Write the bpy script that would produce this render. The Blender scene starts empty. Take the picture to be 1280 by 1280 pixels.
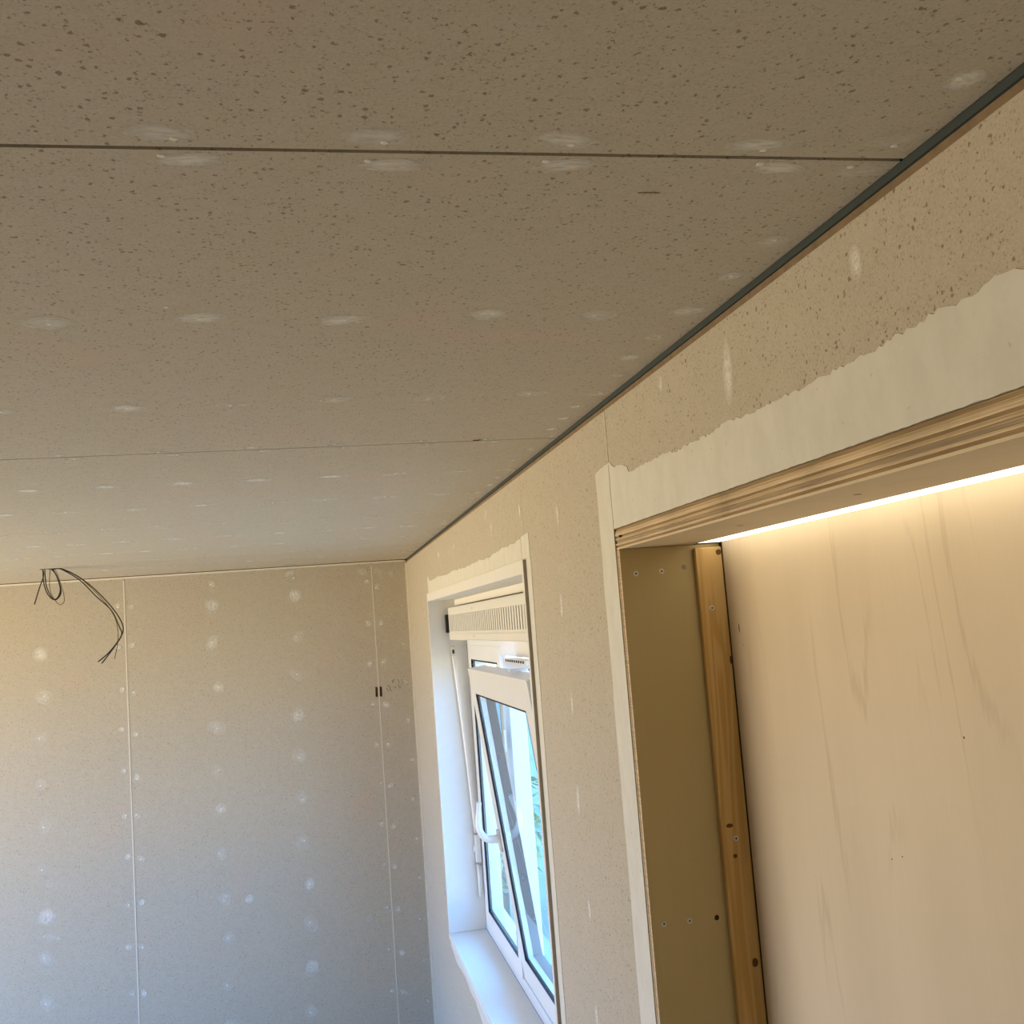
import bpy, bmesh, math, random
from mathutils import Vector, Matrix

random.seed(11)
SC = bpy.context.scene
COL = SC.collection

# ------------------------------------------------------------------ camera
CAM_POS = Vector((0.0, 0.0, 2.24))
RW = ((0.97875615, -0.05319704, 0.19800624),
      (-0.19080551, 0.11708789, 0.97461976),
      (-0.07503102, -0.99169577, 0.1044502))
cd = bpy.data.cameras.new('camera')
cd.sensor_width = 36.0
cd.lens = 1286.72 / 1280 * 36.0
cd.clip_start = 0.02
cam = bpy.data.objects.new('camera', cd)
COL.objects.link(cam)
m = Matrix.Identity(4)
for r in range(3):
    m[r][0] = RW[r][0]; m[r][1] = -RW[r][1]; m[r][2] = -RW[r][2]; m[r][3] = CAM_POS[r]
cam.matrix_world = m
SC.camera = cam

# ------------------------------------------------------------------ world, daylight portals, exposure
SKY = (0.17, 0.43, 1.0); SKY_S = 12.5
GROUND = (1.0, 0.80, 0.50); GROUND_S = 9.5
w = bpy.data.worlds.new('daylight'); SC.world = w; w.use_nodes = True
nt = w.node_tree; nt.nodes.clear()
tc = nt.nodes.new('ShaderNodeTexCoord'); sx = nt.nodes.new('ShaderNodeSeparateXYZ')
nt.links.new(tc.outputs['Generated'], sx.inputs[0])
mr = nt.nodes.new('ShaderNodeMapRange'); mr.inputs[1].default_value = -0.04; mr.inputs[2].default_value = 0.04
nt.links.new(sx.outputs['Z'], mr.inputs[0])
mx = nt.nodes.new('ShaderNodeMix'); mx.data_type = 'RGBA'
nt.links.new(mr.outputs[0], mx.inputs[0])
mx.inputs[6].default_value = tuple(c * GROUND_S for c in GROUND) + (1,)
mx.inputs[7].default_value = tuple(c * SKY_S for c in SKY) + (1,)
bg = nt.nodes.new('ShaderNodeBackground'); out = nt.nodes.new('ShaderNodeOutputWorld')
nt.links.new(mx.outputs[2], bg.inputs[0]); nt.links.new(bg.outputs[0], out.inputs[0])

LEFT_X = -3.4          # wall with the big glazed door, outside the picture
GD = (2.1, 5.2, 0.04, 2.40)   # its opening y0 y1 z0 z1
WIN_Y0, WIN_Y1, WIN_Z0, WIN_Z1 = 2.396, 4.465, 0.961, 2.382


def portal(name, x, y0, y1, z0, z1, inward):
    l = bpy.data.lights.new(name, 'AREA'); l.shape = 'RECTANGLE'
    l.size = (z1 - z0); l.size_y = (y1 - y0)
    l.cycles.is_portal = True
    o = bpy.data.objects.new(name, l); COL.objects.link(o)
    o.location = (x, (y0 + y1) / 2, (z0 + z1) / 2)
    o.rotation_euler = (0, math.radians(-90 if inward > 0 else 90), 0)


portal('daylight_portal_door', LEFT_X - 0.12, *GD, 1)
portal('daylight_portal_window', 0.76, WIN_Y0, WIN_Y1, WIN_Z0, 2.2, -1)

SC.view_settings.view_transform = 'Standard'
SC.view_settings.look = 'None'
SC.view_settings.gamma = 1.0
SC.view_settings.use_curve_mapping = False
SC.view_settings.exposure = 0.0
SC.cycles.use_denoising = True
SC.cycles.max_bounces = 12
SC.cycles.diffuse_bounces = 5
SC.cycles.transparent_max_bounces = 16
SC.cycles.sample_clamp_indirect = 8.0
LED_STRENGTH = 2.1
LED_COL = (1.0, 0.92, 0.78)

# ------------------------------------------------------------------ key dimensions (metres)
A = 0.5123      # face of right wall
B = 5.376       # face of back wall
ZC = 2.60       # ceiling
J = (0.7478, 1.9953, 3.2365, 4.4559)   # ceiling joints
V1, V2 = -0.8918, 0.3273               # back wall joints
N0, N1 = 1.667, 1.649                  # far end of niche
H1, H0 = 2.380, 2.3447                 # header board
D1, D2 = 0.6407, 0.689                 # lath / back panel
FRONT_Y = -1.6
NICHE_Y0 = -0.75
TOPZ = 2.584    # top of right wall boards


# ------------------------------------------------------------------ material helpers
class NT:
    def __init__(s, name):
        s.m = bpy.data.materials.new(name); s.m.use_nodes = True
        s.t = s.m.node_tree; s.t.nodes.clear()
        s.out = s.n('OutputMaterial')
        s.b = s.n('BsdfPrincipled')
        s.l(s.b.outputs[0], s.out.inputs[0])

    def n(s, typ, **k):
        o = s.t.nodes.new('ShaderNode' + typ)
        for a, v in k.items(): setattr(o, a, v)
        return o

    def l(s, a, b): s.t.links.new(a, b)

    def coord(s, scale=(1, 1, 1), kind='Object', rot=(0, 0, 0)):
        c = s.n('TexCoord'); mp = s.n('Mapping')
        mp.inputs['Scale'].default_value = scale; mp.inputs['Rotation'].default_value = rot
        s.l(c.outputs[kind], mp.inputs['Vector']); return mp.outputs[0]

    def noise(s, vec, scale, detail=3, rough=.55, dist=0):
        o = s.n('TexNoise'); o.inputs['Scale'].default_value = scale
        o.inputs['Detail'].default_value = detail; o.inputs['Roughness'].default_value = rough
        o.inputs['Distortion'].default_value = dist
        if vec is not None: s.l(vec, o.inputs['Vector'])
        return o.outputs['Fac']

    def math(s, op, a, b=None, c=None):
        o = s.n('Math', operation=op)
        for i, v in enumerate((a, b, c)):
            if v is None: continue
            if isinstance(v, (int, float)): o.inputs[i].default_value = v
            else: s.l(v, o.inputs[i])
        return o.outputs[0]

    def rng(s, v, a, b, c=0., d=1., smooth=True):
        o = s.n('MapRange'); o.interpolation_type = 'SMOOTHSTEP' if smooth else 'LINEAR'
        s.l(v, o.inputs[0])
        for i, q in enumerate((a, b, c, d)): o.inputs[i + 1].default_value = q
        return o.outputs[0]

    def mix(s, f, a, b):
        o = s.n('Mix', data_type='RGBA')
        if isinstance(f, (int, float)): o.inputs[0].default_value = f
        else: s.l(f, o.inputs[0])
        for i, v in ((6, a), (7, b)):
            if isinstance(v, tuple): o.inputs[i].default_value = v + (1,) if len(v) == 3 else v
            else: s.l(v, o.inputs[i])
        return o.outputs[2]

    def base(s, c, rough=.8, spec=.3):
        if isinstance(c, tuple): s.b.inputs['Base Color'].default_value = c + (1,)
        else: s.l(c, s.b.inputs['Base Color'])
        s.b.inputs['Roughness'].default_value = rough
        s.b.inputs['Specular IOR Level'].default_value = spec

    def bump(s, h, strength=.2, dist=.001):
        o = s.n('Bump'); o.inputs['Strength'].default_value = strength; o.inputs['Distance'].default_value = dist
        s.l(h, o.inputs['Height']); s.l(o.outputs[0], s.b.inputs['Normal'])


def plain(name, c, rough=.6, spec=.4, metal=0., var=.06, scale=30):
    k = NT(name)
    v = k.coord(); f = k.noise(v, scale)
    col = k.mix(f, tuple(x * (1 - var) for x in c), tuple(min(1, x * (1 + var)) for x in c))
    k.base(col, rough, spec); k.b.inputs['Metallic'].default_value = metal
    return k.m


def board_mat():
    k = NT('gypsum_fibreboard')
    v = k.coord()
    fine = k.noise(v, 420, 3, .7)
    mid = k.noise(v, 38, 3)
    big = k.noise(v, 3.2, 2)
    col = k.mix(k.rng(fine, .3, .7), (.440, .390, .305), (.520, .465, .370))
    col = k.mix(k.math('MULTIPLY', k.rng(mid, .35, .75), .22), col, (.57, .515, .425))
    col = k.mix(k.math('MULTIPLY', k.rng(big, .60, .72), .35), col, (.55, .42, .33))     # faint pinkish clouds
    for sc, th, pick, amt in ((85, .17, .76, .75), (165, .25, .52, .70), (330, .28, .5, .55)):
        vo = k.n('TexVoronoi'); vo.inputs['Scale'].default_value = sc
        nz = k.n('TexNoise'); nz.inputs['Scale'].default_value = sc * 2.2
        k.l(v, nz.inputs['Vector'])
        add = k.n('VectorMath', operation='MULTIPLY_ADD')
        k.l(nz.outputs['Color'], add.inputs[0]); add.inputs[1].default_value = (.006, .006, .006); k.l(v, add.inputs[2])
        k.l(add.outputs[0], vo.inputs['Vector'])
        sp = k.n('SeparateColor'); k.l(vo.outputs['Color'], sp.inputs[0])
        on = k.math('GREATER_THAN', sp.outputs[0], pick)
        size = k.math('MULTIPLY', sp.outputs[1], th)
        sz = k.math('ADD', size, th * .45)
        inside = k.math('SUBTRACT', sz, vo.outputs['Distance'])
        fac = k.math('MULTIPLY', k.rng(inside, 0., .07), on)
        col = k.mix(k.math('MULTIPLY', fac, amt), col, (.17, .12, .075))
    k.base(col, .82, .25)
    k.bump(fine, .12, .0006)
    return k.m


def birch_mat(name='birch_plywood', axis='y', tone=(1, 1, 1), knots=()):
    """pale rotary-cut veneer, grain along z; contour lines of a stretched noise give the flame figure"""
    k = NT(name)
    v = k.coord((1, 1, .16) if axis == 'y' else (1, .16, 1))
    n = k.noise(v, 3.4, 2, .45, .15)
    wv = k.math('FRACT', k.math('MULTIPLY', n, 13.0))
    jag = k.noise(k.coord((1, 1, .05)), 120, 2)
    wv2 = k.math('ADD', wv, k.math('MULTIPLY', k.math('SUBTRACT', jag, .5), .5))
    line = k.rng(k.math('ABSOLUTE', k.math('SUBTRACT', wv2, .5)), 0., .10, 1., 0.)
    gate = k.rng(k.noise(k.coord((1, 1, .4)), 4, 2), .50, .66)
    fibre = k.noise(k.coord((1, 1, .02)), 260, 3)
    cloud = k.noise(k.coord((1, 1, .3)), 5, 3)
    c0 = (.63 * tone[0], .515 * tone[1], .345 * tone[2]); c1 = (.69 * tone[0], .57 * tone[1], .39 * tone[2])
    col = k.mix(k.rng(cloud, .3, .7), c0, c1)
    col = k.mix(k.math('MULTIPLY', fibre, .16), col, (.46 * tone[0], .34 * tone[1], .19 * tone[2]))
    col = k.mix(k.math('MULTIPLY', k.math('MULTIPLY', line, gate), .26), col, (.36 * tone[0], .25 * tone[1], .13 * tone[2]))
    k.base(col, .55, .3)
    return k.m


def pine_mat():
    k = NT('pine')
    v = k.coord((1, 1, .06))
    n = k.noise(v, 26, 2, .5, .4)
    ring = k.math('SINE', k.math('MULTIPLY', n, 40))
    col = k.mix(k.rng(ring, -1, 1), (.56, .34, .10), (.66, .43, .16))
    k.base(col, .5, .35)
    return k.m


def ply_edge_mat(name, c):
    k = NT(name)
    v = k.coord((1, .018, 1)); n = k.noise(v, 420, 4, .65); n2 = k.noise(k.coord((1, .06, 1)), 230, 3, .7)
    col = k.mix(k.rng(n, .3, .7), tuple(x * .68 for x in c), tuple(x * 1.18 for x in c))
    col = k.mix(k.math('MULTIPLY', k.rng(n2, .55, .72), .42), col, tuple(x * .45 for x in c))
    k.base(col, .75, .2); k.bump(n, .5, .002)
    return k.m


def smear_mat(name, gain, floor_):
    """thin knifed-on filler: covers in the middle, fades out in streaks"""
    k = NT(name)
    c = k.n('TexCoord'); oi = k.n('ObjectInfo')
    ln = k.n('VectorMath', operation='LENGTH')
    fl = k.n('VectorMath', operation='MULTIPLY'); fl.inputs[1].default_value = (1, 1, 0)
    k.l(c.outputs['Object'], fl.inputs[0]); k.l(fl.outputs[0], ln.inputs[0])
    off = k.n('VectorMath', operation='MULTIPLY_ADD'); off.inputs[1].default_value = (1, 1, 1)
    cb = k.n('CombineXYZ'); k.l(k.math('MULTIPLY', oi.outputs['Random'], 57.), cb.inputs[2])
    k.l(c.outputs['Object'], off.inputs[0]); k.l(cb.outputs[0], off.inputs[2])
    st = k.n('Mapping'); st.inputs['Scale'].default_value = (1.3, 3.4, 1); k.l(off.outputs[0], st.inputs['Vector'])
    n = k.noise(st.outputs[0], 1.7, 4, .6)
    r = k.math('ADD', ln.outputs['Value'], k.math('MULTIPLY', k.math('SUBTRACT', n, .5), 1.1))
    a = k.math('MULTIPLY', k.rng(r, .30, .78, 1., 0.), k.rng(ln.outputs['Value'], .55, .82, 1., 0.))
    amt = k.math('MULTIPLY', k.rng(n, .25, .65, .5, 1.0), a)
    amt = k.math('MULTIPLY', amt, k.math('MULTIPLY_ADD', oi.outputs['Random'], gain, floor_))
    k.base((.80, .77, .69), .75, .3)
    k.l(amt, k.b.inputs['Alpha'])
    return k.m


def filler_mat():
    k = NT('joint_filler')
    v = k.coord((1, 1, .5)); n = k.noise(v, 26, 4, .65); f = k.noise(k.coord(), 260, 2)
    col = k.mix(k.rng(n, .3, .7), (.63, .61, .535), (.68, .66, .585))
    sp = k.rng(k.noise(k.coord(), 90, 2, .4), .70, .76)
    col = k.mix(k.math('MULTIPLY', sp, .5), col, (.42, .39, .32))
    k.base(col, .8, .25); k.bump(n, .12, .0015)
    return k.m


def glass_mat():
    k = NT('window_glass'); k.t.nodes.remove(k.b)
    tr = k.n('BsdfTransparent'); tr.inputs[0].default_value = (.90, .96, .95, 1)
    gl = k.n('BsdfGlossy'); gl.inputs['Roughness'].default_value = .0
    fr = k.n('Fresnel'); fr.inputs[0].default_value = 1.52
    ms = k.n('MixShader')
    ge = k.n('NewGeometry')
    k.l(k.math('MULTIPLY', fr.outputs[0], k.math('SUBTRACT', 1.0, ge.outputs['Backfacing'])), ms.inputs[0])   # one reflecting face per pane
    k.l(tr.outputs[0], ms.inputs[1]); k.l(gl.outputs[0], ms.inputs[2]); k.l(ms.outputs[0], k.out.inputs[0])
    return k.m


def led_mat():
    k = NT('led_diffuser')
    k.base((.9, .9, .88), .4)
    k.b.inputs['Emission Color'].default_value = LED_COL + (1,)
    k.b.inputs['Emission Strength'].default_value = LED_STRENGTH
    return k.m


M = dict(
    board=board_mat(), birch=birch_mat(), birch_shade=birch_mat('shaded_plywood', tone=(.82, .80, .58)), pine=pine_mat(), smear=smear_mat('filler_smear', .50, .38), smear_soft=smear_mat('filler_smear_thin', .50, .30), smear_full=smear_mat('filler_smear_thick', .3, .65), filler=filler_mat(),
    glass=glass_mat(), led=led_mat(),
    backing=plain('dark_cavity', (.22, .17, .11), .9, .1),
    cap=plain('screw_filler', (.74, .71, .63), .6),
    bead=plain('adhesive_bead', (.74, .69, .58), .7, .3, var=.08, scale=60),
    foam=plain('foam_strip', (.055, .068, .068), .8, .2),
    stripbrown=plain('brown_strip_tone', (.24, .17, .105), .9, .1, var=.35, scale=70),
    white=plain('white_pvc', (.80, .80, .78), .28, .5, var=.02),
    lining=plain('primed_lining', (.76, .74, .69), .5, .35, var=.03),
    liningedge=plain('lining_shaded_edge', (.40, .36, .29), .8, .2, var=.12),
    vent=plain('vent_metal', (.74, .72, .66), .4, .4, var=.03),
    ventin=plain('vent_mesh', (.30, .28, .25), .8, .2),
    shadebead=plain('shaded_glazing_bead', (.20, .175, .15), .7, .2),
    black=plain('black_rubber', (.012, .012, .014), .6, .3),
    greymetal=plain('zinc_steel', (.62, .60, .54), .4, .5, metal=.25),
    darkhole=plain('drill_hole', (.045, .03, .015), .9, .1),
    floor=plain('site_floor', (.47, .37, .23), .7, .3, var=.15, scale=4),
    wire_black=plain('black_wire', (.014, .013, .012), .45, .4),
    wire_brown=plain('brown_wire', (.13, .085, .02), .45, .4),
    knot=plain('knot_wood', (.14, .060, .016), .6, .3, var=.4, scale=180),
    pencil=plain('pencil_line', (.10, .085, .075), .8, .2),
    soil=plain('garden_soil', (.27, .27, .22), .9, .1, var=.25, scale=1.5),
    leaf=plain('shrub_leaf', (.32, .42, .24), .6, .3, var=.4, scale=6),
    bark=plain('shrub_bark', (.20, .15, .10), .9, .1),
    render=plain('outside_render', (.70, .68, .62), .9, .1),
)
for nm, c in (('ply_a', (.56, .42, .25)), ('ply_b', (.36, .25, .13)), ('ply_c', (.66, .51, .33)), ('ply_d', (.40, .31, .20))):
    M[nm] = ply_edge_mat(nm.replace('ply_', 'plywood_edge_'), c)


# ------------------------------------------------------------------ object helpers
def wloc(o):
    return Vector(o['wl']) if o is not None and 'wl' in o else Vector((0, 0, 0))


ROOTS = {}


def link(name, me, mat, parent=None, loc=(0, 0, 0)):
    o = bpy.data.objects.new(name, me); COL.objects.link(o)
    if mat is not None and me is not None and not me.materials: me.materials.append(mat)
    loc = Vector(loc)
    ROOTS[o] = loc
    if parent is not None:
        o.parent = parent; o.location = loc - ROOTS.get(parent, Vector())
    else:
        o.location = loc
    return o


def tag(o, label=None, cat=None, group=None, kind=None):
    for k, v in (('label', label), ('category', cat), ('group', group), ('kind', kind)):
        if v: o[k] = v
    return o


def empty(name, loc=(0, 0, 0)):
    return link(name, None, None, None, loc)


BOXES = {}


def box_mesh(dx, dy, dz, bev=0.):
    key = (round(dx, 5), round(dy, 5), round(dz, 5), bev)
    bm = bmesh.new(); bmesh.ops.create_cube(bm, size=1)
    bmesh.ops.scale(bm, vec=(dx, dy, dz), verts=bm.verts)
    if bev: bmesh.ops.bevel(bm, geom=list(bm.edges), offset=bev, segments=2, affect='EDGES', profile=.5)
    me = bpy.data.meshes.new('box'); bm.to_mesh(me); bm.free()
    return me


def box(name, x0, x1, y0, y1, z0, z1, mat, parent=None, bev=0.):
    me = box_mesh(x1 - x0, y1 - y0, z1 - z0, bev)
    o = link(name, me, mat, parent, ((x0 + x1) / 2, (y0 + y1) / 2, (z0 + z1) / 2))
    me.name = o.name
    return o


def multi_box(name, boxes, mat, parent=None, bev=0.):
    bm = bmesh.new()
    for (x0, x1, y0, y1, z0, z1) in boxes:
        g = bmesh.ops.create_cube(bm, size=1)['verts']
        for v in g:
            v.co = Vector(((x0 + x1) / 2 + v.co.x * (x1 - x0), (y0 + y1) / 2 + v.co.y * (y1 - y0), (z0 + z1) / 2 + v.co.z * (z1 - z0)))
    if bev: bmesh.ops.bevel(bm, geom=list(bm.edges), offset=bev, segments=2, affect='EDGES')
    c = sum((v.co for v in bm.verts), Vector()) / len(bm.verts)
    for v in bm.verts: v.co -= c
    me = bpy.data.meshes.new(name); bm.to_mesh(me); bm.free()
    return link(name, me, mat, parent, c)


def prism(name, pts, axis, base, top, mat, parent=None):
    """extrude a 2-D outline along axis; pts are the two other coordinates in xyz order"""
    bm = bmesh.new()
    def P(a, b, h):
        return {'x': (h, a, b), 'y': (a, h, b), 'z': (a, b, h)}[axis]
    n = len(pts)
    lo = [bm.verts.new(P(a, b, base)) for a, b in pts]
    hi = [bm.verts.new(P(a, b, top)) for a, b in pts]
    f1 = bm.faces.new(lo); f2 = bm.faces.new(hi)
    for i in range(n): bm.faces.new((lo[i], lo[(i + 1) % n], hi[(i + 1) % n], hi[i]))
    bmesh.ops.triangulate(bm, faces=[f1, f2])
    bmesh.ops.recalc_face_normals(bm, faces=bm.faces)
    c = sum((v.co for v in bm.verts), Vector()) / len(bm.verts)
    for v in bm.verts: v.co -= c
    me = bpy.data.meshes.new(name); bm.to_mesh(me); bm.free()
    return link(name, me, mat, parent, c)


def strip(name, quads, x0, x1, mat, parent):
    """quads: list of (ya, za, yb, zb) rails along a band on the right wall"""
    bm = bmesh.new(); rows = []
    for ya, za, yb, zb in quads:
        rows.append([bm.verts.new((x, y, z)) for x, y, z in ((x1, ya, za), (x1, yb, zb), (x0, yb, zb), (x0, ya, za))])
    for p, q in zip(rows[:-1], rows[1:]):
        for i in range(4): bm.faces.new((p[i], p[(i + 1) % 4], q[(i + 1) % 4], q[i]))
    bm.faces.new(rows[0]); bm.faces.new(rows[-1])
    bmesh.ops.recalc_face_normals(bm, faces=bm.faces)
    c = sum((v.co for v in bm.verts), Vector()) / len(bm.verts)
    for v in bm.verts: v.co -= c
    me = bpy.data.meshes.new(name); bm.to_mesh(me); bm.free()
    return link(name, me, mat, parent, c)


def smooth_path(pts, sub=8):
    P = [Vector(p) for p in pts]; out = []
    for i in range(len(P) - 1):
        p0 = P[max(i - 1, 0)]; p1 = P[i]; p2 = P[i + 1]; p3 = P[min(i + 2, len(P) - 1)]
        for j in range(sub):
            t = j / sub
            out.append(.5 * ((2 * p1) + (p2 - p0) * t + (2 * p0 - 5 * p1 + 4 * p2 - p3) * t * t + (3 * p1 - p0 - 3 * p2 + p3) * t ** 3))
    out.append(P[-1]); return out


def tube(name, pts, r, mat, parent=None, seg=8, sub=8, radii=None):
    path = smooth_path(pts, sub) if sub > 1 else [Vector(p) for p in pts]
    bm = bmesh.new(); rings = []
    up = Vector((0.13, .97, .2)).normalized()
    for i, p in enumerate(path):
        t = (path[min(i + 1, len(path) - 1)] - path[max(i - 1, 0)]).normalized()
        a = t.cross(up)
        if a.length < 1e-4: a = t.cross(Vector((1, 0, 0)))
        a.normalize(); b = t.cross(a)
        rr = r if radii is None else radii[0] + (radii[1] - radii[0]) * i / (len(path) - 1)
        rings.append([bm.verts.new(p + (a * math.cos(k * 2 * math.pi / seg) + b * math.sin(k * 2 * math.pi / seg)) * rr) for k in range(seg)])
    for i in range(len(rings) - 1):
        for k in range(seg):
            f = bm.faces.new((rings[i][k], rings[i][(k + 1) % seg], rings[i + 1][(k + 1) % seg], rings[i + 1][k])); f.smooth = True
    bm.faces.new(rings[0]); bm.faces.new(rings[-1])
    bmesh.ops.recalc_face_normals(bm, faces=bm.faces)
    c = path[0].copy()
    for v in bm.verts: v.co -= c
    me = bpy.data.meshes.new(name); bm.to_mesh(me); bm.free()
    return link(name, me, mat, parent, c)


def disc_variants(n, mat, seg=22, rough=.22):
    res = []
    for k in range(n):
        bm = bmesh.new(); ph = [random.uniform(0, 6.28) for _ in range(4)]
        c = bm.verts.new((0, 0, 0)); ring = []; mid = []
        for i in range(seg):
            a = i * 2 * math.pi / seg
            rr = 1 + rough * (math.sin(2 * a + ph[0]) * .6 + math.sin(3 * a + ph[1]) * .5 + math.sin(7 * a + ph[2]) * .3)
            mid.append(bm.verts.new((.5 * rr * math.cos(a), .5 * rr * math.sin(a), 0)))
            ring.append(bm.verts.new((rr * math.cos(a), rr * math.sin(a), 0)))
        for i in range(seg):
            j = (i + 1) % seg
            bm.faces.new((c, mid[i], mid[j])); bm.faces.new((mid[i], ring[i], ring[j], mid[j]))
        me = bpy.data.meshes.new('filler_patch'); bm.to_mesh(me); bm.free(); me.materials.append(M[mat])
        res.append(me)
    return res


SMEARS = {'ceiling': disc_variants(7, 'smear'), 'back': disc_variants(6, 'smear_soft'), 'right': disc_variants(5, 'smear_full')}
bmc = bmesh.new()
bmesh.ops.create_cone(bmc, cap_ends=True, segments=12, radius1=1, radius2=.7, depth=.16)
CAPMESH = bpy.data.meshes.new('filled_screw'); bmc.to_mesh(CAPMESH); bmc.free(); CAPMESH.materials.append(M['cap'])

ORI = {'ceiling': Matrix(((1, 0, 0), (0, -1, 0), (0, 0, -1))),           # local z -> -Z
       'back': Matrix(((1, 0, 0), (0, 0, -1), (0, 1, 0))),               # local z -> -Y, local y -> Z
       'right': Matrix(((0, 0, -1), (-1, 0, 0), (0, 1, 0)))}             # local z -> -X, local x -> -Y, local y -> Z
NRM = {'ceiling': Vector((0, 0, -1)), 'back': Vector((0, -1, 0)), 'right': Vector((-1, 0, 0))}


def patch(side, p, sx, sy, ang, parent, off=.00025):
    o = link('filler_patch', random.choice(SMEARS[side]), None, parent, Vector(p) + NRM[side] * off)
    o.rotation_euler = (ORI[side] @ Matrix.Rotation(ang, 3, 'Z')).to_euler()
    o.scale = (sx, sy, 1)
    return o


def cap(side, p, r, parent):
    o = link('filled_screw', CAPMESH, None, parent, Vector(p) + NRM[side] * (.00012 + r * .07))
    o.rotation_euler = ORI[side].to_euler(); o.scale = (r, r, r)
    return o


# ------------------------------------------------------------------ room shell
fl = tag(box('floor', LEFT_X - .15, .735, FRONT_Y - .1, B + .15, -.12, 0, M['floor']), kind='structure', label='bare construction floor of the unfinished room')

ceil = tag(box('ceiling', LEFT_X - .15, .735, FRONT_Y - .1, B + .15, ZC + .0135, ZC + .12, M['backing']), kind='structure',
           label='board ceiling with filled screws and open joints')
edges = [FRONT_Y, J[0] - 1.2477] + list(J) + [B - .004]
edges = [FRONT_Y, J[0] - 1.2477, J[0], J[1], J[2], J[3], B - .004]
GAPS = {J[0]: .0026, J[1]: .0019, J[2]: .0010, J[3]: .0014}
cboards = []
for i in range(len(edges) - 1):
    y0, y1 = edges[i], edges[i + 1]
    g0 = GAPS.get(y0, .001); g1 = GAPS.get(y1, .001)
    o = box('plasterboard', -1.95, A - .003, y0 + g0, y1 - g1, ZC, ZC + .0125, M['board'], ceil)
    cboards.append((y0, y1, o))
    box('plasterboard', LEFT_X, -1.952, y0 + g0, y1 - g1, ZC, ZC + .0125, M['board'], ceil)


def cboard(y):
    for y0, y1, o in cboards:
        if y0 <= y < y1: return o
    return cboards[-1][2]


def cpatch(x, y, sx, sy, dot=True, dotr=.0036):
    b = cboard(y)
    patch('ceiling', (x, y, ZC), sx, sy, random.uniform(-.25, .25), b)
    if dot: cap('ceiling', (x + random.uniform(-.006, .006), y + random.uniform(-.004, .004), ZC), dotr, b)


# pairs of screws along the nearest open joint
for (xa, ya, xb, yb) in ((-.077, .7326, -.089, .760), (.0737, .7327, .0629, .7638), (.2167, .7312, .2032, .760), (.3774, .7345, .3858, .7590), (.487, .7230, .470, .7620)):
    ba, bb = cboard(ya), cboard(yb)
    patch('ceiling', (xa - .008, ya - .009, ZC), .042, .021, random.uniform(-.2, .2), ba)
    patch('ceiling', (xb + .018, yb + .006, ZC), .042, .019, random.uniform(-.2, .2), bb)
    cap('ceiling', (xa, ya, ZC), .0033, ba); cap('ceiling', (xb, yb, ZC), .0033, bb)
COLS = [.4855, .372, .218, .064, -.092, -.262, -.424, -.59, -.737, -.888, -1.05, -1.21, -1.37, -1.53]
ROWS = [(1.168, 0), (1.597, 0), (1.995, 1), (2.392, 0), (2.79, 0), (3.2365, 1), (3.63, 0), (4.035, 0), (4.456, 1), (4.86, 0), (5.26, 0)]
for ry, joint in ROWS:
    for cx in COLS:
        if cx < -.36 - ry * .27: continue
        x = cx + random.uniform(-.012, .012); y = ry + random.uniform(-.012, .012)
        if joint:
            cpatch(x, ry - .020 + random.uniform(-.004, .004), .030, .016, True, .003)
            cpatch(x + .02, ry + .020 + random.uniform(-.004, .004), .030, .016, True, .003)
        else:
            s = random.uniform(.85, 1.2)
            cpatch(x, y, .034 * s + .005 * ry, .030 * random.uniform(.8, 1.2) + .004 * ry)
# screws along the edge by the window wall
for y in (.62, .93, 1.035, 1.27, 1.375, 1.48, 1.70, 1.80, 1.90, 2.12, 2.26, 2.52, 2.66, 2.92, 3.08, 3.38, 3.52, 3.78, 3.92):
    cpatch(.478 + random.uniform(-.01, .006), y, .024, .026, True, .003)
cap('ceiling', (-.132, 1.118, ZC), .0032, cboard(1.118))
# brown nick and dark slit in the boards
s1 = prism('board_nick', [(-.0105, 0), (-.004, .0022), (.004, .0020), (.0105, 0), (.004, -.0012), (-.004, -.0012)], 'z', 0, -.0005, M['ply_d'], cboard(.8176))
s1.location = Vector((.3086, .8176, ZC - .0004)) - ROOTS[cboard(.8176)]
s2 = prism('board_nick', [(-.008, -.003), (.008, -.003), (.008, .004), (-.008, .004)], 'z', 0, -.0005, M['darkhole'], cboard(1.969))
s2.location = Vector((.3439, 1.986, ZC - .0004)) - ROOTS[cboard(1.969)]

# back wall
wb = tag(box('wall_back', LEFT_X - .15, .735, B + .0130, B + .15, 0, ZC + .0125, M['backing']), kind='structure', label='end wall of upright boards with filled screws')
bb = []
for x0, x1 in ((LEFT_X + .02, -2.113), (-2.111, V1), (V1, V2), (V2, A)):
    o = box('plasterboard', x0 + .0015, x1 - .0015, B, B + .0125, .01, ZC - .007, M['board'], wb); bb.append((x0, x1, o))
box('joint_bead', -2.1, A - .01, B - .002, B + .006, ZC - .0115, ZC - .0030, M['bead'], wb)
box('joint_bead', V1 - .0025, V1 + .0025, B - .0015, B + .006, .01, ZC - .02, M['bead'], wb)
box('joint_bead', V2 - .002, V2 + .002, B - .001, B + .006, .01, ZC - .02, M['bead'], wb)
box('joint_bead', A - .010, A, B - .008, B + .002, .01, ZC - .02, M['bead'], wb)


def bboard(x):
    for x0, x1, o in bb:
        if x0 <= x < x1: return o
    return bb[-1][2]


def bpatch(x, z, sx, sz, r=.0045):
    o = bboard(x); patch('back', (x, B, z), sx, sz, random.uniform(0, 3.1), o)
    if r: cap('back', (x + random.uniform(-.008, .008), B, z + random.uniform(-.008, .008)), r, o)


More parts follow.
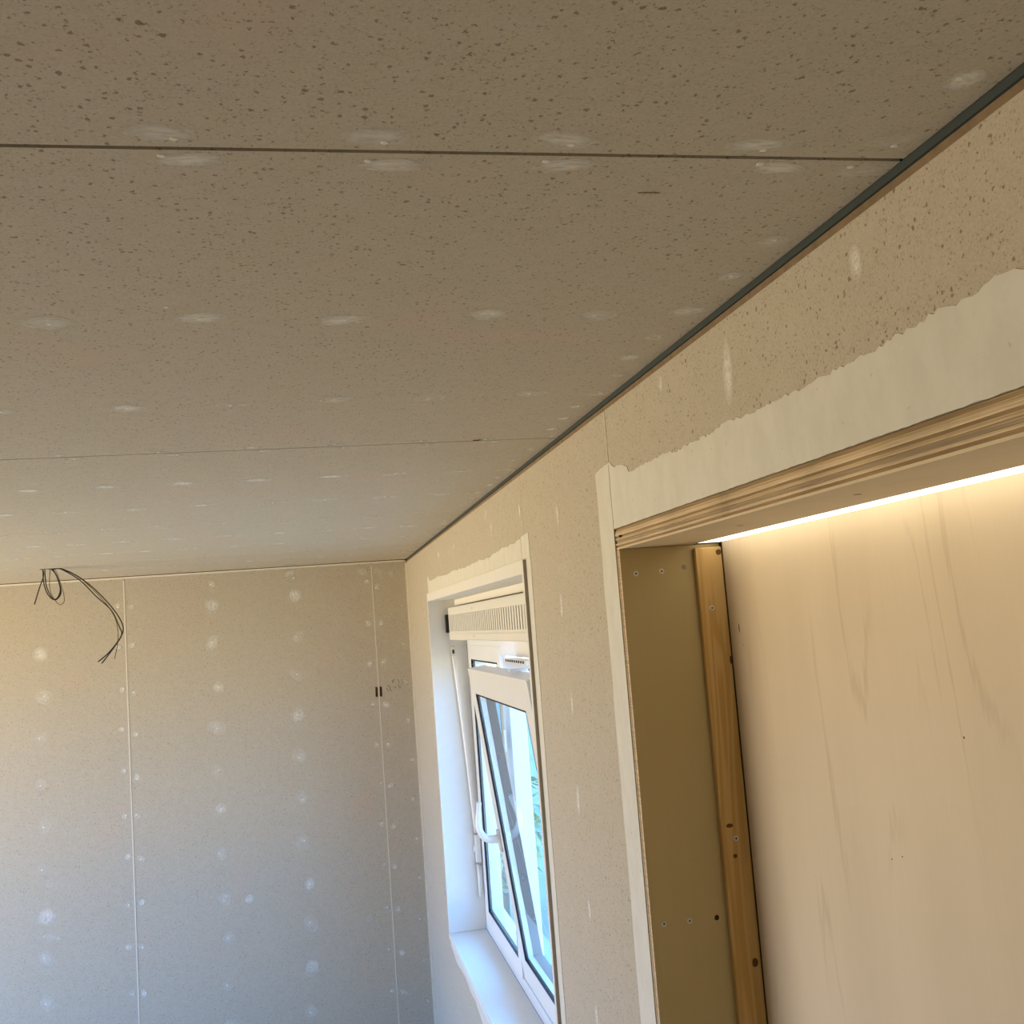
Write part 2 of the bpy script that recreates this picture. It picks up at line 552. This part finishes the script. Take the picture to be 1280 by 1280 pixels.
for cx, z0 in ((-1.292, 2.248), (-.472, 2.435), (-.078, 2.4516), (-1.70, 2.3)):
    for i in range(12):
        z = z0 + .0 - i * .2035
        if z < .3: break
        if cx > -.5 and i == 0: bpatch(cx, 2.535, .040, .030)
        bpatch(cx + random.uniform(-.014, .014), z + random.uniform(-.012, .012), random.uniform(.045, .072), random.uniform(.045, .075))
for cx, off in ((V1, .0), (V2, .08)):
    for i in range(11):
        z = 2.465 + off * .3 - i * .204
        bpatch(cx - .026 + random.uniform(-.01, .004), z + random.uniform(-.012, .012), .030, .026, .0038)
        bpatch(cx + .026 + random.uniform(-.004, .012), z - .015 + random.uniform(-.014, .012), .034, .026, .0038)
for i in range(11):
    bpatch(.474 + random.uniform(-.006, .004), 2.36 - i * .197, .014, .024, .003)
bpatch(-.36, .985, .034, .042, 0); bpatch(-1.285, 1.60, .016, .07, 0); bpatch(-1.28, 1.18, .026, .06, 0); bpatch(-1.27, .92, .03, .07, 0)
bpatch(V2 - .045, 2.545, .040, .048, 0); bpatch(V2 - .02, 2.55, .03, .045, 0); bpatch(V2 + .035, 2.54, .034, .055, .0); bpatch(V2 + .10, 2.53, .030, .032, 0)
bpatch(-.09, 2.555, .05, .038, .0); bpatch(V2 - .115, .82, .03, .03, 0)
# dark nick across the joint and pencil scribble beside it
zz = 1.93
for dx in (-.011, .011):
    prism('board_nick', [(V2 + dx - .007, zz - .024), (V2 + dx + .005, zz - .028), (V2 + dx + .006, zz + .022), (V2 + dx - .005, zz + .026)], 'y', B - .0006, B + .0002, M['darkhole'], bboard(V2 + dx))
for i in range(12):
    px = V2 + .045 + random.uniform(0, .09); pz = zz + random.uniform(-.015, .045)
    tube('pencil_mark', [(px, B - .0003, pz), (px + random.uniform(-.012, .016), B - .0003, pz + random.uniform(.006, .022))], .0008, M['pencil'], bboard(px), 4, 1)

# right wall : solid backing with openings for niche and window, boards in front
XB0, XB1 = A + .0127, .735
wr = multi_box('wall_right', [
    (XB0, XB1, FRONT_Y, NICHE_Y0 - .02, 0, ZC + .0125),
    (XB0, XB1, NICHE_Y0 - .02, N0 + .001, 2.40, ZC + .0125),
    (.705, XB1, NICHE_Y0 - .02, N0 + .001, 0, 2.40),
    (XB0, XB1, N0 + .001, WIN_Y0 - .002, 0, ZC + .0125),
    (XB0, XB1, WIN_Y0 - .002, WIN_Y1 + .002, 0, .938),
    (XB0, XB1, WIN_Y0 - .002, WIN_Y1 + .002, WIN_Z1 + .002, ZC + .0125),
    (XB0, XB1, WIN_Y1 + .002, B + .0125, 0, ZC + .0125)], M['backing'])
tag(wr, kind='structure', label='window wall of boards with a lit niche and a window')
RB = {}
for key, y0, y1, z0, z1 in (('rear', FRONT_Y, NICHE_Y0 - .001, .01, TOPZ), ('header', NICHE_Y0, N0 - .001, H1, TOPZ), ('mid', N0 + .001, WIN_Y0, .01, TOPZ),
                            ('lintel', WIN_Y0 + .001, WIN_Y1, WIN_Z1, TOPZ), ('apron', WIN_Y0 + .001, WIN_Y1, .01, .938), ('far', WIN_Y1 + .001, B - .004, .01, TOPZ)):
    RB[key] = box('plasterboard', A, A + .0125, y0, y1, z0, z1, M['board'], wr)
box('brown_strip', A + .0005, A + .0120, FRONT_Y, B - .004, TOPZ, ZC - .008, M['stripbrown'], wr)  # thin brown strip between the board tops and the sealing strip
st = tag(box('trim_1', A - .0026, A + .0115, FRONT_Y, B - .003, ZC - .0078, ZC - .0002, M['foam']), kind='structure',
         label='dark blue-grey sealing strip between ceiling and window wall')

for key, y, z, sy, sz in (('header', 1.146, 2.520, .016, .045), ('header', 1.380, 2.563, .010, .018), ('lintel', 2.831, 2.5015, .016, .022), ('lintel', 2.43, 2.5025, .014, .024),
                          ('mid', 2.0534, 2.4466, .014, .030), ('mid', 2.0806, 2.2627, .014, .040), ('mid', 2.0592, 2.0626, .012, .034), ('mid', 2.0701, 1.87, .015, .042),
                          ('mid', 2.0502, 1.6604, .012, .030), ('mid', 2.0611, 1.4545, .013, .03), ('lintel', 3.60, 2.515, .03, .02), ('lintel', 4.043, 2.5208, .03, .02),
                          ('header', .84, 2.545, .012, .02), ('far', 4.62, 1.9, .02, .03), ('far', 4.62, 1.5, .02, .03), ('far', 4.62, 1.1, .02, .03), ('far', 4.7, 2.3, .02, .03), ('lintel', 2.9, 2.55, .02, .02)):
    patch('right', (A, y, z), sy * 1.5, sz * 1.5, random.uniform(-.15, .15), RB[key])
    if key in ('header', 'mid'): cap('right', (A, y, z - sz * .3), .0022, RB[key])


# ------------------------------------------------------------------ knifed filler bands on the right wall
def ragged(pts, step=.012, amp=.0022):
    o = []
    for (a, b), (c, d) in zip(pts[:-1], pts[1:]):
        L = math.hypot(c - a, d - b); n = max(1, int(L / step))
        for i in range(n):
            t = i / n
            o.append((a + (c - a) * t, b + (d - b) * t + (random.uniform(-amp, amp) if 0 < i else 0)))
    o.append(pts[-1]); return o


FT = .0009
top = [(1.6655, 2.4930), (1.660, 2.4947), (1.636, 2.4812), (1.600, 2.4800), (1.571, 2.4733), (1.5576, 2.4608), (1.447, 2.4615), (1.393, 2.4618), (1.345, 2.4557), (1.3036, 2.4583),
       (1.268, 2.4571), (1.2127, 2.457), (1.1728, 2.4612), (1.114, 2.4568), (1.0485, 2.4576), (.990, 2.4566), (.972, 2.4541), (.920, 2.4572), (.8736, 2.4571), (.811, 2.4566),
       (.8036, 2.4603), (.7665, 2.4601), (.7207, 2.4636), (.7105, 2.4616), (.690, 2.4614), (.670, 2.4642), (.6425, 2.465), (.626, 2.4609), (.4, 2.463), (.1, 2.458), (-.4, 2.462), (NICHE_Y0, 2.46)]
def hband(pts, zb, step, amp):
    strip('filler_band', [(y, z, y, zb + random.uniform(-.0006, .0006)) for y, z in ragged(pts, step, amp)], A, A - FT, M['filler'], wr)


def vband(y_in, outer):
    strip('filler_band', [(y_in, z, y, z) for y, z in outer], A, A - FT, M['filler'], wr)


hband(top, H1, .006, .0024)
vband(N0 + .0008, [(1.690, 2.493)] + [(1.74, 2.4887)] + [(1.752 + random.uniform(-.0025, .0025), 2.485 - i * .05) for i in range(50) if 2.485 - i * .05 > .02])
wt = [(WIN_Y0 + .045, 2.4348), (2.5524, 2.4321), (2.722, 2.4317), (2.8912, 2.4236), (3.0596, 2.4279), (3.3927, 2.4251), (3.60, 2.432), (3.7991, 2.4283), (4.1, 2.437), (4.2837, 2.4330), (4.42, 2.437), (4.435, 2.455), (4.462, 2.456)]
hband(wt, WIN_Z1 - .0005, .02, .0035)
strip('filler_band', [(2.348, 2.4405, 2.348, WIN_Z1 - .0005), (2.36, 2.442, 2.36, WIN_Z1 - .0005), (WIN_Y0 + .042, 2.438, WIN_Y0 + .042, WIN_Z1 - .0005)], A, A - FT, M['filler'], wr)
vband(WIN_Y0 - .0012, [(2.3465 + random.uniform(-.0025, .0025), WIN_Z1 - .0008 - i * .05) for i in range(30)])
sb = [(4.5, .90), (4.36, .879), (4.22, .888), (4.09, .8955), (3.95, .885), (3.836, .891), (3.69, .866), (3.4, .88), (3.0, .87), (WIN_Y0 + .005, .88)]
hband(sb, .9375, .03, .003)
vband(WIN_Y1 + .002, [(WIN_Y1 + .013 + random.uniform(-.002, .002), .95 + i * .1) for i in range(16)])
# corner plug at the top of the joint beside the niche
patch('right', (A, N0, 2.575), .012, .008, 0, RB['mid'])
box('joint_bead', A - .001, A + .004, N0 - .0016, N0 + .0007, 2.49, TOPZ - .004, M['bead'], wr)

# left wall and rear wall, outside the picture, with the glazed door that lights the room
wl = multi_box('wall_left', [
    (LEFT_X - .2, LEFT_X, FRONT_Y, GD[0], 0, ZC + .0125), (LEFT_X - .2, LEFT_X, GD[1], B + .013, 0, ZC + .0125),
    (LEFT_X - .2, LEFT_X, GD[0], GD[1], GD[3], ZC + .0125), (LEFT_X - .2, LEFT_X, GD[0], GD[1], 0, GD[2])], M['board'])
tag(wl, kind='structure', label='side wall with a glazed door opposite the window')
wf = tag(box('wall_front', LEFT_X - .2, .735, FRONT_Y - .12, FRONT_Y, 0, ZC + .0125, M['board']), kind='structure', label='rear wall of the room')

# ------------------------------------------------------------------ niche
ni = tag(empty('wall_niche', (.6, N1 - .2, 0)), 'open birch plywood niche in the wall with LED light along its top', 'niche')
hd = box('header_board', A + .0010, D1, NICHE_Y0, N1 + .0165, H0, H0 + .0030, M['birch'], ni)
zs = [H0 + .0030, H0 + .0065, H0 + .0095, H0 + .0150, H0 + .0190, H0 + .0220, H0 + .0262, H0 + .0300, H1 - .0006]
mats = ['ply_b', 'ply_c', 'ply_d', 'ply_a', 'ply_b', 'ply_c', 'ply_a', 'ply_b']
for z0, z1, mm, pr in zip(zs[:-1], zs[1:], mats, (.0030, .0004, .0028, .0006, .0030, .0003, .0012, .0030)):
    box('ply', A + pr, D1, NICHE_Y0, N1 + .0165, z0, z1, M[mm], hd)
box('slot', A - .0003, A + .003, N1 - .014, N1 - .005, H0 + .0185, H0 + .0225, M['darkhole'], hd)
for (x, y) in ((.5802, 1.3085), (.574, .9887), (.578, .55)):
    q = prism('screw_plug', [(.0045 * math.cos(a * .524), .0045 * math.sin(a * .524)) for a in range(12)], 'z', 0, -.0005, M['ply_b'], hd)
    q.location = Vector((x, y, H0)) - ROOTS[hd]

sp = box('side_panel', A + .0012, D2, N1, N1 + .0165, .01, H0 - .0006, M['birch_shade'], ni)  # same birch veneer, with its shade and warm bounce put into the colour
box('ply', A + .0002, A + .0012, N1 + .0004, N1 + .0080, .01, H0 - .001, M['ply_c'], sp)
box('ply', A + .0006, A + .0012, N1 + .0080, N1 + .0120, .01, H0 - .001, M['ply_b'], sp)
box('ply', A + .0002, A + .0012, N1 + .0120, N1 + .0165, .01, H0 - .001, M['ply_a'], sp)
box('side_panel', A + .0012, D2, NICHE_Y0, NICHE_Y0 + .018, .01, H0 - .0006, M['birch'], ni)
bp = box('back_panel', D2, D2 + .015, NICHE_Y0 + .019, N1 - .0140, .01, H0 + .004, M['birch'], ni)
LATH_Y = N1 - .012
la = box('lath', D1 + .0005, D2 - .001, LATH_Y, N1 - .0004, .01, H0 - .007, M['pine'], ni, .0012)


def screw(p, parent, r=.0048):
    bm = bmesh.new()
    bmesh.ops.create_cone(bm, cap_ends=True, segments=16, radius1=r, radius2=r * .9, depth=.0008)
    bmesh.ops.create_cone(bm, cap_ends=True, segments=8, radius1=r * .33, radius2=r * .33, depth=.0014)
    for f in bm.faces:
        f.material_index = 1 if max(v.co.xy.length for v in f.verts) < r * .5 else 0
    me = bpy.data.meshes.new('screw'); bm.to_mesh(me); bm.free()
    me.materials.append(M['greymetal']); me.materials.append(M['darkhole'])
    o = link('screw', me, None, parent, p); o.rotation_euler = (math.radians(90), 0, 0); return o


def spot(name, p, rx, rz, mat, parent, ang=0, th=.0004):
    pts = []
    for a in range(14):
        t = a * 2 * math.pi / 14; u = rx * math.cos(t) * random.uniform(.88, 1.1); v = rz * math.sin(t) * random.uniform(.88, 1.1)
        pts.append((u * math.cos(ang) - v * math.sin(ang), u * math.sin(ang) + v * math.cos(ang)))
    o = prism(name, pts, 'y', 0, -th, mat, parent); o.location = Vector(p) - ROOTS[parent]; return o


for x, z, hole in ((.5379, 2.302, 0), (.5831, 2.3031, 0), (.6233, 2.3073, 1), (.5333, 1.7361, 0), (.5769, 1.7355, 0), (.6238, 1.7346, 1), (.535, 1.15, 0), (.58, 1.15, 0)):
    if hole: spot('screw_hole', (x, N1 - .0001, z), .0042, .0042, M['darkhole'] if z < 2 else M['ply_d'], sp)
    else:
        screw((x, N1 - .0004, z), sp)
for x, z in ((.6614, 2.2355), (.665, 1.8581), (.664, 1.45)):
    screw((x, LATH_Y - .0004, z), la)
for x, z, rx, rz in ((.6823, 2.3285, .0052, .0050), (.6860, 2.147, .0020, .0070), (.656, 1.8796, .0062, .0034), (.6607, 1.8305, .0036, .0034), (.6776, 1.6605, .0052, .0075)):
    spot('knot', (x, LATH_Y - .0001, z), rx, rz, M['knot'], la)
for y, z, ry, rz in ((1.5969, 2.1997, .0018, .0075), (1.201, 1.912, .0012, .0012), (1.1764, 1.9199, .0012, .0012), (1.0249, 2.0769, .0013, .0016), (1.585, 2.172, .0009, .0012)):
    pts = [(ry * math.cos(t * .6283), rz * math.sin(t * .6283)) for t in range(10)]
    o = prism('knot', pts, 'x', 0, -.0004, M['knot'], bp); o.location = Vector((D2, y, z)) - ROOTS[bp]

led = tag(empty('led_strip', ((D1 + D2) / 2, N1 - .06, H0)), 'glowing white LED light strip running along the top of the plywood niche', 'light strip')
box('diffuser', D1 + .006, D2 - .004, NICHE_Y0 + .03, N1 - .015, H0 + .0006, H0 + .0040, M['led'], led)
box('housing', D1 + .002, D2 - .0005, NICHE_Y0 + .02, N1 - .004, H0 + .0044, H1 + .010, M['white'], led)

# ------------------------------------------------------------------ window reveal lining and sill
LX0, LX1 = A - .009, .66
tr = tag(empty('trim_2', (.58, 3.43, .95)), kind='structure', label='primed board lining around the window opening')
box('lining_board', LX0, LX1, WIN_Y0 + .0006, WIN_Y0 + .018, .962, WIN_Z1 - .034, M['lining'], tr)
box('lining_board', LX0 - .0004, LX1, WIN_Y1 - .018, WIN_Y1 - .0006, .962, WIN_Z1 - .034, M['lining'], tr)
box('lining_board', LX0, LX1, WIN_Y0 + .0006, WIN_Y1 - .0006, WIN_Z1 - .0335, WIN_Z1 - .0006, M['lining'], tr)
box('lining_shaded_edge', LX0 + .0004, A - .0003, WIN_Y0 - .0010, WIN_Y0 + .0004, .94, WIN_Z1 - .001, M['liningedge'], tr)  # outward side of the lining, its shadow painted as a darker strip
sill = box('window_sill', A - .010, LX1, WIN_Y0 + .0006, WIN_Y1 - .0006, .9395, .9612, M['lining'], tr, .002)

# ------------------------------------------------------------------ window
XF0, XF1 = .6605, .73
FY0, FY1 = WIN_Y0 + .020, WIN_Y1 - .020
SY0, SY1 = 2.62, 3.636          # tilting sash
MUL0, MUL1 = 3.615, 3.69
win = tag(empty('window_1', (.69, 3.43, .96)), kind='structure', label='white double casement window with one sash tilted inwards')
multi_box('frame', [(XF0, XF1, FY0, FY1, .962, 1.006), (XF0, XF1, FY0, FY1, 2.120, 2.345), (XF0, XF1, FY0, SY0 - .004, 1.006, 2.120), (XF0, XF1, FY1 - .05, FY1, 1.006, 2.120), (XF0 + .012, XF1, MUL0, MUL1, 1.006, 2.120)], M['white'], win)


def ring(x0, x1, y0, y1, z0, z1, t):
    return [(x0, x1, y0, y1, z0, z0 + t), (x0, x1, y0, y1, z1 - t, z1), (x0, x1, y0, y0 + t, z0 + t, z1 - t), (x0, x1, y1 - t, y1, z0 + t, z1 - t)]


# closed casement beside the far reveal
CY0, CY1 = 3.66, FY1 - .050
cs = multi_box('casement', ring(XF0 - .003, XF1 - .01, CY0, CY1, 1.002, 2.150, .060), M['white'], win)
gx = XF0 + .0045
box('pane', gx, gx + .004, CY0 + .058, CY1 - .058, 1.058, 2.094, M['glass'], cs)
multi_box('gasket', ring(XF0 - .0036, gx, CY0 + .0585, CY1 - .0585, 1.0585, 2.0915, .005), M['black'], cs)
multi_box('glazing_bead', ring(gx + .006, XF1 - .012, CY0 + .0595, CY1 - .0595, 1.0605, 2.0905, .010), M['white'], cs)

# tilted sash, hung at the bottom
H = 1.075; T = .085
tilt = -math.asin(.124 / H)
base = Vector((XF0, (SY0 + SY1) / 2, 1.016)); hw = (SY1 - SY0) / 2


def local_boxes(name, boxes, mat, parent, bev=0.):
    bm = bmesh.new()
    for (x0, x1, y0, y1, z0, z1) in boxes:
        g = bmesh.ops.create_cube(bm, size=1)['verts']
        for v in g:
            v.co = Vector(((x0 + x1) / 2 + v.co.x * (x1 - x0), (y0 + y1) / 2 + v.co.y * (y1 - y0), (z0 + z1) / 2 + v.co.z * (z1 - z0)))
    if bev: bmesh.ops.bevel(bm, geom=list(bm.edges), offset=bev, segments=2, affect='EDGES')
    me = bpy.data.meshes.new(name); bm.to_mesh(me); bm.free()
    o = bpy.data.objects.new(name, me); COL.objects.link(o); me.materials.append(mat); o.parent = parent
    return o


sash = local_boxes('tilting_sash', ring(0, .062, -hw, hw, 0, H, T), M['white'], win)
sash.location = base - ROOTS[win]; sash.rotation_euler = (0, tilt, 0)
local_boxes('pane', [(.006, .010, -hw + T - .002, hw - T + .002, T - .002, H - T + .002)], M['glass'], sash)
local_boxes('gasket', ring(-.0006, .006, -hw + T, hw - T, T, H - T, .0045), M['black'], sash)
local_boxes('spacer', ring(.0105, .030, -hw + T, hw - T, T, H - T, .008), M['white'], sash)
local_boxes('glazing_bead', ring(.0305, .060, -hw + T, hw - T, T, H - T, .010), M['shadebead'], sash)  # outer half of the white stile, its shade put into a grey-brown colour
hy = hw - .030; hz = .484
local_boxes('handle_plate', [(-.009, .0, hy - .016, hy + .016, hz - .045, hz + .03)], M['white'], sash, .002)
hl = tube('handle', [(-.008, hy, hz), (-.030, hy, hz + .003), (-.050, hy, hz + .012), (-.064, hy, hz + .035), (-.066, hy, hz + .065), (-.058, hy, hz + .100), (-.050, hy, hz + .135)], .010, M['white'], None, 10, 6, radii=(.015, .0085))
hl.parent = sash; hl.location = (-.008, hy, hz)
# stay between head frame and tilted sash
stay = multi_box('stay', [(.615, .659, 2.99, 3.36, 2.083, 2.118), (.56, .655, 2.96, 2.985, 2.094, 2.100)], M['white'], win)
for i in range(9):
    box('slot', .6135, .616, 3.02 + i * .034, 3.036 + i * .034, 2.110, 2.117, M['black'], stay)
tube('stay_arm', [(.615, 2.95, 2.095), (.60, 2.80, 2.092), (.57, 2.66, 2.07)], .004, M['black'], stay, 6, 4)
for z0 in (1.78, 1.25):
    box('hinge', XF0 - .012, XF0 - .0035, CY0 - .028, CY0 - .004, z0, z0 + .08, M['white'], win, .003)

# loose opening rod beside the far reveal
ry = WIN_Y1 - .018 - .016
rod = tag(empty('opener_rod', (.64, ry, .97)), 'slim white opener rod leaning beside the window with a small lever box', 'rod')
tube('rod', [(.5965, ry, 2.118), (.622, ry, 1.73), (.641, ry, 1.36)], .0075, M['white'], rod, 10, 4)
tube('rod', [(.6435, ry, 1.235), (.644, ry, 1.10)], .0085, M['white'], rod, 10, 1)
lb = box('lever_box', .633, .6555, ry - .013, ry + .012, 1.235, 1.36, M['white'], rod, .003)
for zq in (1.238, 1.357):
    box('edge_band', .6322, .6563, ry - .0138, ry + .0128, zq - .003, zq + .003, M['liningedge'], lb)
box('lever', .626, .6335, ry - .006, ry + .006, 1.285, 1.31, M['white'], lb, .002)
ct = box('catch', .588, .604, ry - .010, ry + .010, 2.108, 2.150, M['greymetal'], rod, .003)
box('catch_hook', .592, .600, ry - .013, ry - .009, 2.118, 2.134, M['black'], ct)

# ------------------------------------------------------------------ trickle ventilator over the window
VX = .585
VY0, VY1 = FY0 + .004, FY1 - .022
vg = tag(empty('ventilation_grille', (.62, 3.43, 2.18)), 'long cream metal ventilation grille with upright slots above the window', 'grille')
box('housing', VX + .010, XF0 - .001, VY0, VY1, 2.1815, 2.3085, M['ventin'], vg)
box('rail', VX, VX + .0098, VY0, VY1, 2.282, 2.3105, M['vent'], vg, .0015)
box('rail', VX, VX + .0098, VY0, VY1, 2.180, 2.214, M['vent'], vg, .0015)
box('lip', VX - .004, VX - .0002, VY0, VY1, 2.200, 2.203, M['vent'], vg)
box('underside', VX + .0005, XF0 - .001, VY0, VY1, 2.1775, 2.1798, M['white'], vg)
box('top_cover', VX + .0005, XF0 - .001, VY0, VY1, 2.3108, 2.3135, M['vent'], vg)
slat = box_mesh(.0085, .025, .068)
slat.materials.append(M['vent'])
ns = int((VY1 - VY0) / .040)
for i in range(ns + 1):
    link('slat', slat, None, vg, (VX + .0046, VY0 + .0125 + i * (VY1 - VY0 - .025) / ns, 2.248))
box('end_cap', VX - .013, VX + .022, VY1 + .0004, VY1 + .0205, 2.208, 2.286, M['black'], vg, .003)
for z in (2.296, 2.193):
    o = screw((VX - .0003, 3.75, z), vg, .005); o.rotation_euler = (0, math.radians(90), 0)
rv = tag(box('trim_3', .618, .659, FY0, FY1, 2.322, 2.3475, M['lining'], None), kind='structure', label='narrow packing strip above the ventilation grille')

# ------------------------------------------------------------------ glazed door opposite (outside the picture)
dg = tag(empty('window_2', (LEFT_X - .1, 3.6, .05)), kind='structure', label='glazed door in the side wall')
fr = multi_box('frame', ring(LEFT_X - .13, LEFT_X - .06, GD[0] + .002, GD[1] - .002, GD[2] + .002, GD[3] - .002, .06) + [(LEFT_X - .13, LEFT_X - .06, 3.62, 3.68, GD[2] + .062, GD[3] - .062)], M['white'], dg)

# ------------------------------------------------------------------ hanging cables
cb = tag(empty('cable_bundle', (-1.05, 4.6, ZC)), 'bundle of loose black and brown cables hanging from the ceiling', 'cables')
CY = 4.60


def wire(pts, r, mat, dy=0., sway=.01):
    n = len(pts)
    P = [(x, CY + dy + sway * math.sin(3.1 * i / max(1, n - 1)), min(z, ZC + .002)) for i, (x, z) in enumerate(pts)]
    tube('wire', P, r, mat, cb, 7, 7)


wire([(-1.093, 2.6), (-1.083, 2.597), (-1.082, 2.569), (-1.098, 2.523), (-1.1175, 2.455)], .0023, M['wire_black'])
wire([(-1.0816, 2.602), (-1.0816, 2.549), (-1.070, 2.5005), (-1.0486, 2.472), (-1.0295, 2.474), (-1.0147, 2.5035), (-1.027, 2.562), (-1.045, 2.601)], .0024, M['wire_black'], .004)
wire([(-1.072, 2.601), (-1.0693, 2.534), (-1.0545, 2.489), (-1.039, 2.471), (-1.023, 2.4836), (-1.0156, 2.517), (-1.030, 2.573), (-1.050, 2.6013)], .0024, M['wire_black'], -.008)
wire([(-1.056, 2.600), (-1.060, 2.52), (-1.0454, 2.475), (-1.0238, 2.4484), (-1.0056, 2.462), (-1.0106, 2.51), (-1.0298, 2.5795), (-1.040, 2.601)], .0015, M['wire_brown'], .012)
wire([(-1.077, 2.602), (-1.045, 2.599), (-1.0133, 2.5975), (-.9628, 2.5717), (-.8999, 2.5196), (-.8313, 2.4395), (-.788, 2.3714), (-.7754, 2.3227), (-.7977, 2.2767), (-.838, 2.229), (-.8757, 2.1982)], .0026, M['wire_black'], 0, .03)
wire([(-1.0579, 2.602), (-1.030, 2.600), (-1.0102, 2.596), (-.9393, 2.5451), (-.8790, 2.4750), (-.8190, 2.4103), (-.7905, 2.3437), (-.7796, 2.3026), (-.8139, 2.2491), (-.8599, 2.1898)], .0026, M['wire_black'], -.008, .02)
wire([(-1.045, 2.601), (-1.005, 2.594), (-.940, 2.553), (-.8566, 2.4584), (-.8135, 2.387), (-.7987, 2.3245), (-.8007, 2.2634), (-.8117, 2.2045)], .0017, M['wire_brown'], .01, .03)

# ------------------------------------------------------------------ what stands outside the window
gr = tag(box('garden_ground', .95, 30, -4, 60, -.5, -.35, M['soil']), kind='structure', label='pale garden ground outside the window')
tag(box('sky_blocker_eave', .736, 1.15, -2, 7.0, 2.50, 2.62, M['white']), kind='structure', label='white overhang added outside above the window to cut sky light')  # unseen overhang, added to hold sky light off the sill


def shrub(x, y, h, rad, label):
    root = tag(empty('garden_shrub', (x, y, -.35)), label, 'shrub', 'shrubs outside the window')
    tube('stem', [(x, y, -.35), (x + .03, y, h * .4), (x, y + .05, h * .75)], .03, M['bark'], root, 7, 4, radii=(.035, .012))
    bm = bmesh.new()
    for i in range(420):
        u = random.uniform(0, 6.283); v = random.uniform(-1, 1); rr = rad * random.uniform(.45, 1) ** .5
        s = math.sqrt(1 - v * v)
        c = Vector((x + rr * s * math.cos(u), y + rr * s * math.sin(u), -.35 + h * .55 + v * rr * h * .42 / rad))
        d = Vector((random.uniform(-1, 1), random.uniform(-1, 1), random.uniform(-.6, .6))).normalized(); e = d.cross(Vector((random.uniform(-1, 1), .3, 1))).normalized()
        L = random.uniform(.07, .13); vs = [bm.verts.new(c - d * L), bm.verts.new(c + e * L * .4), bm.verts.new(c + d * L), bm.verts.new(c - e * L * .4)]
        bm.faces.new(vs)
    me = bpy.data.meshes.new('foliage'); bm.to_mesh(me); bm.free()
    f = link('foliage', me, M['leaf'], root, (0, 0, 0)); f.location = -ROOTS[root]; f['kind'] = 'stuff'


shrub(1.55, 9.2, 1.5, .40, 'low pale green leafy shrub outside the window')
shrub(3.6, 12.5, 2.2, .9, 'tall spreading green shrub further out in the garden outside the window')
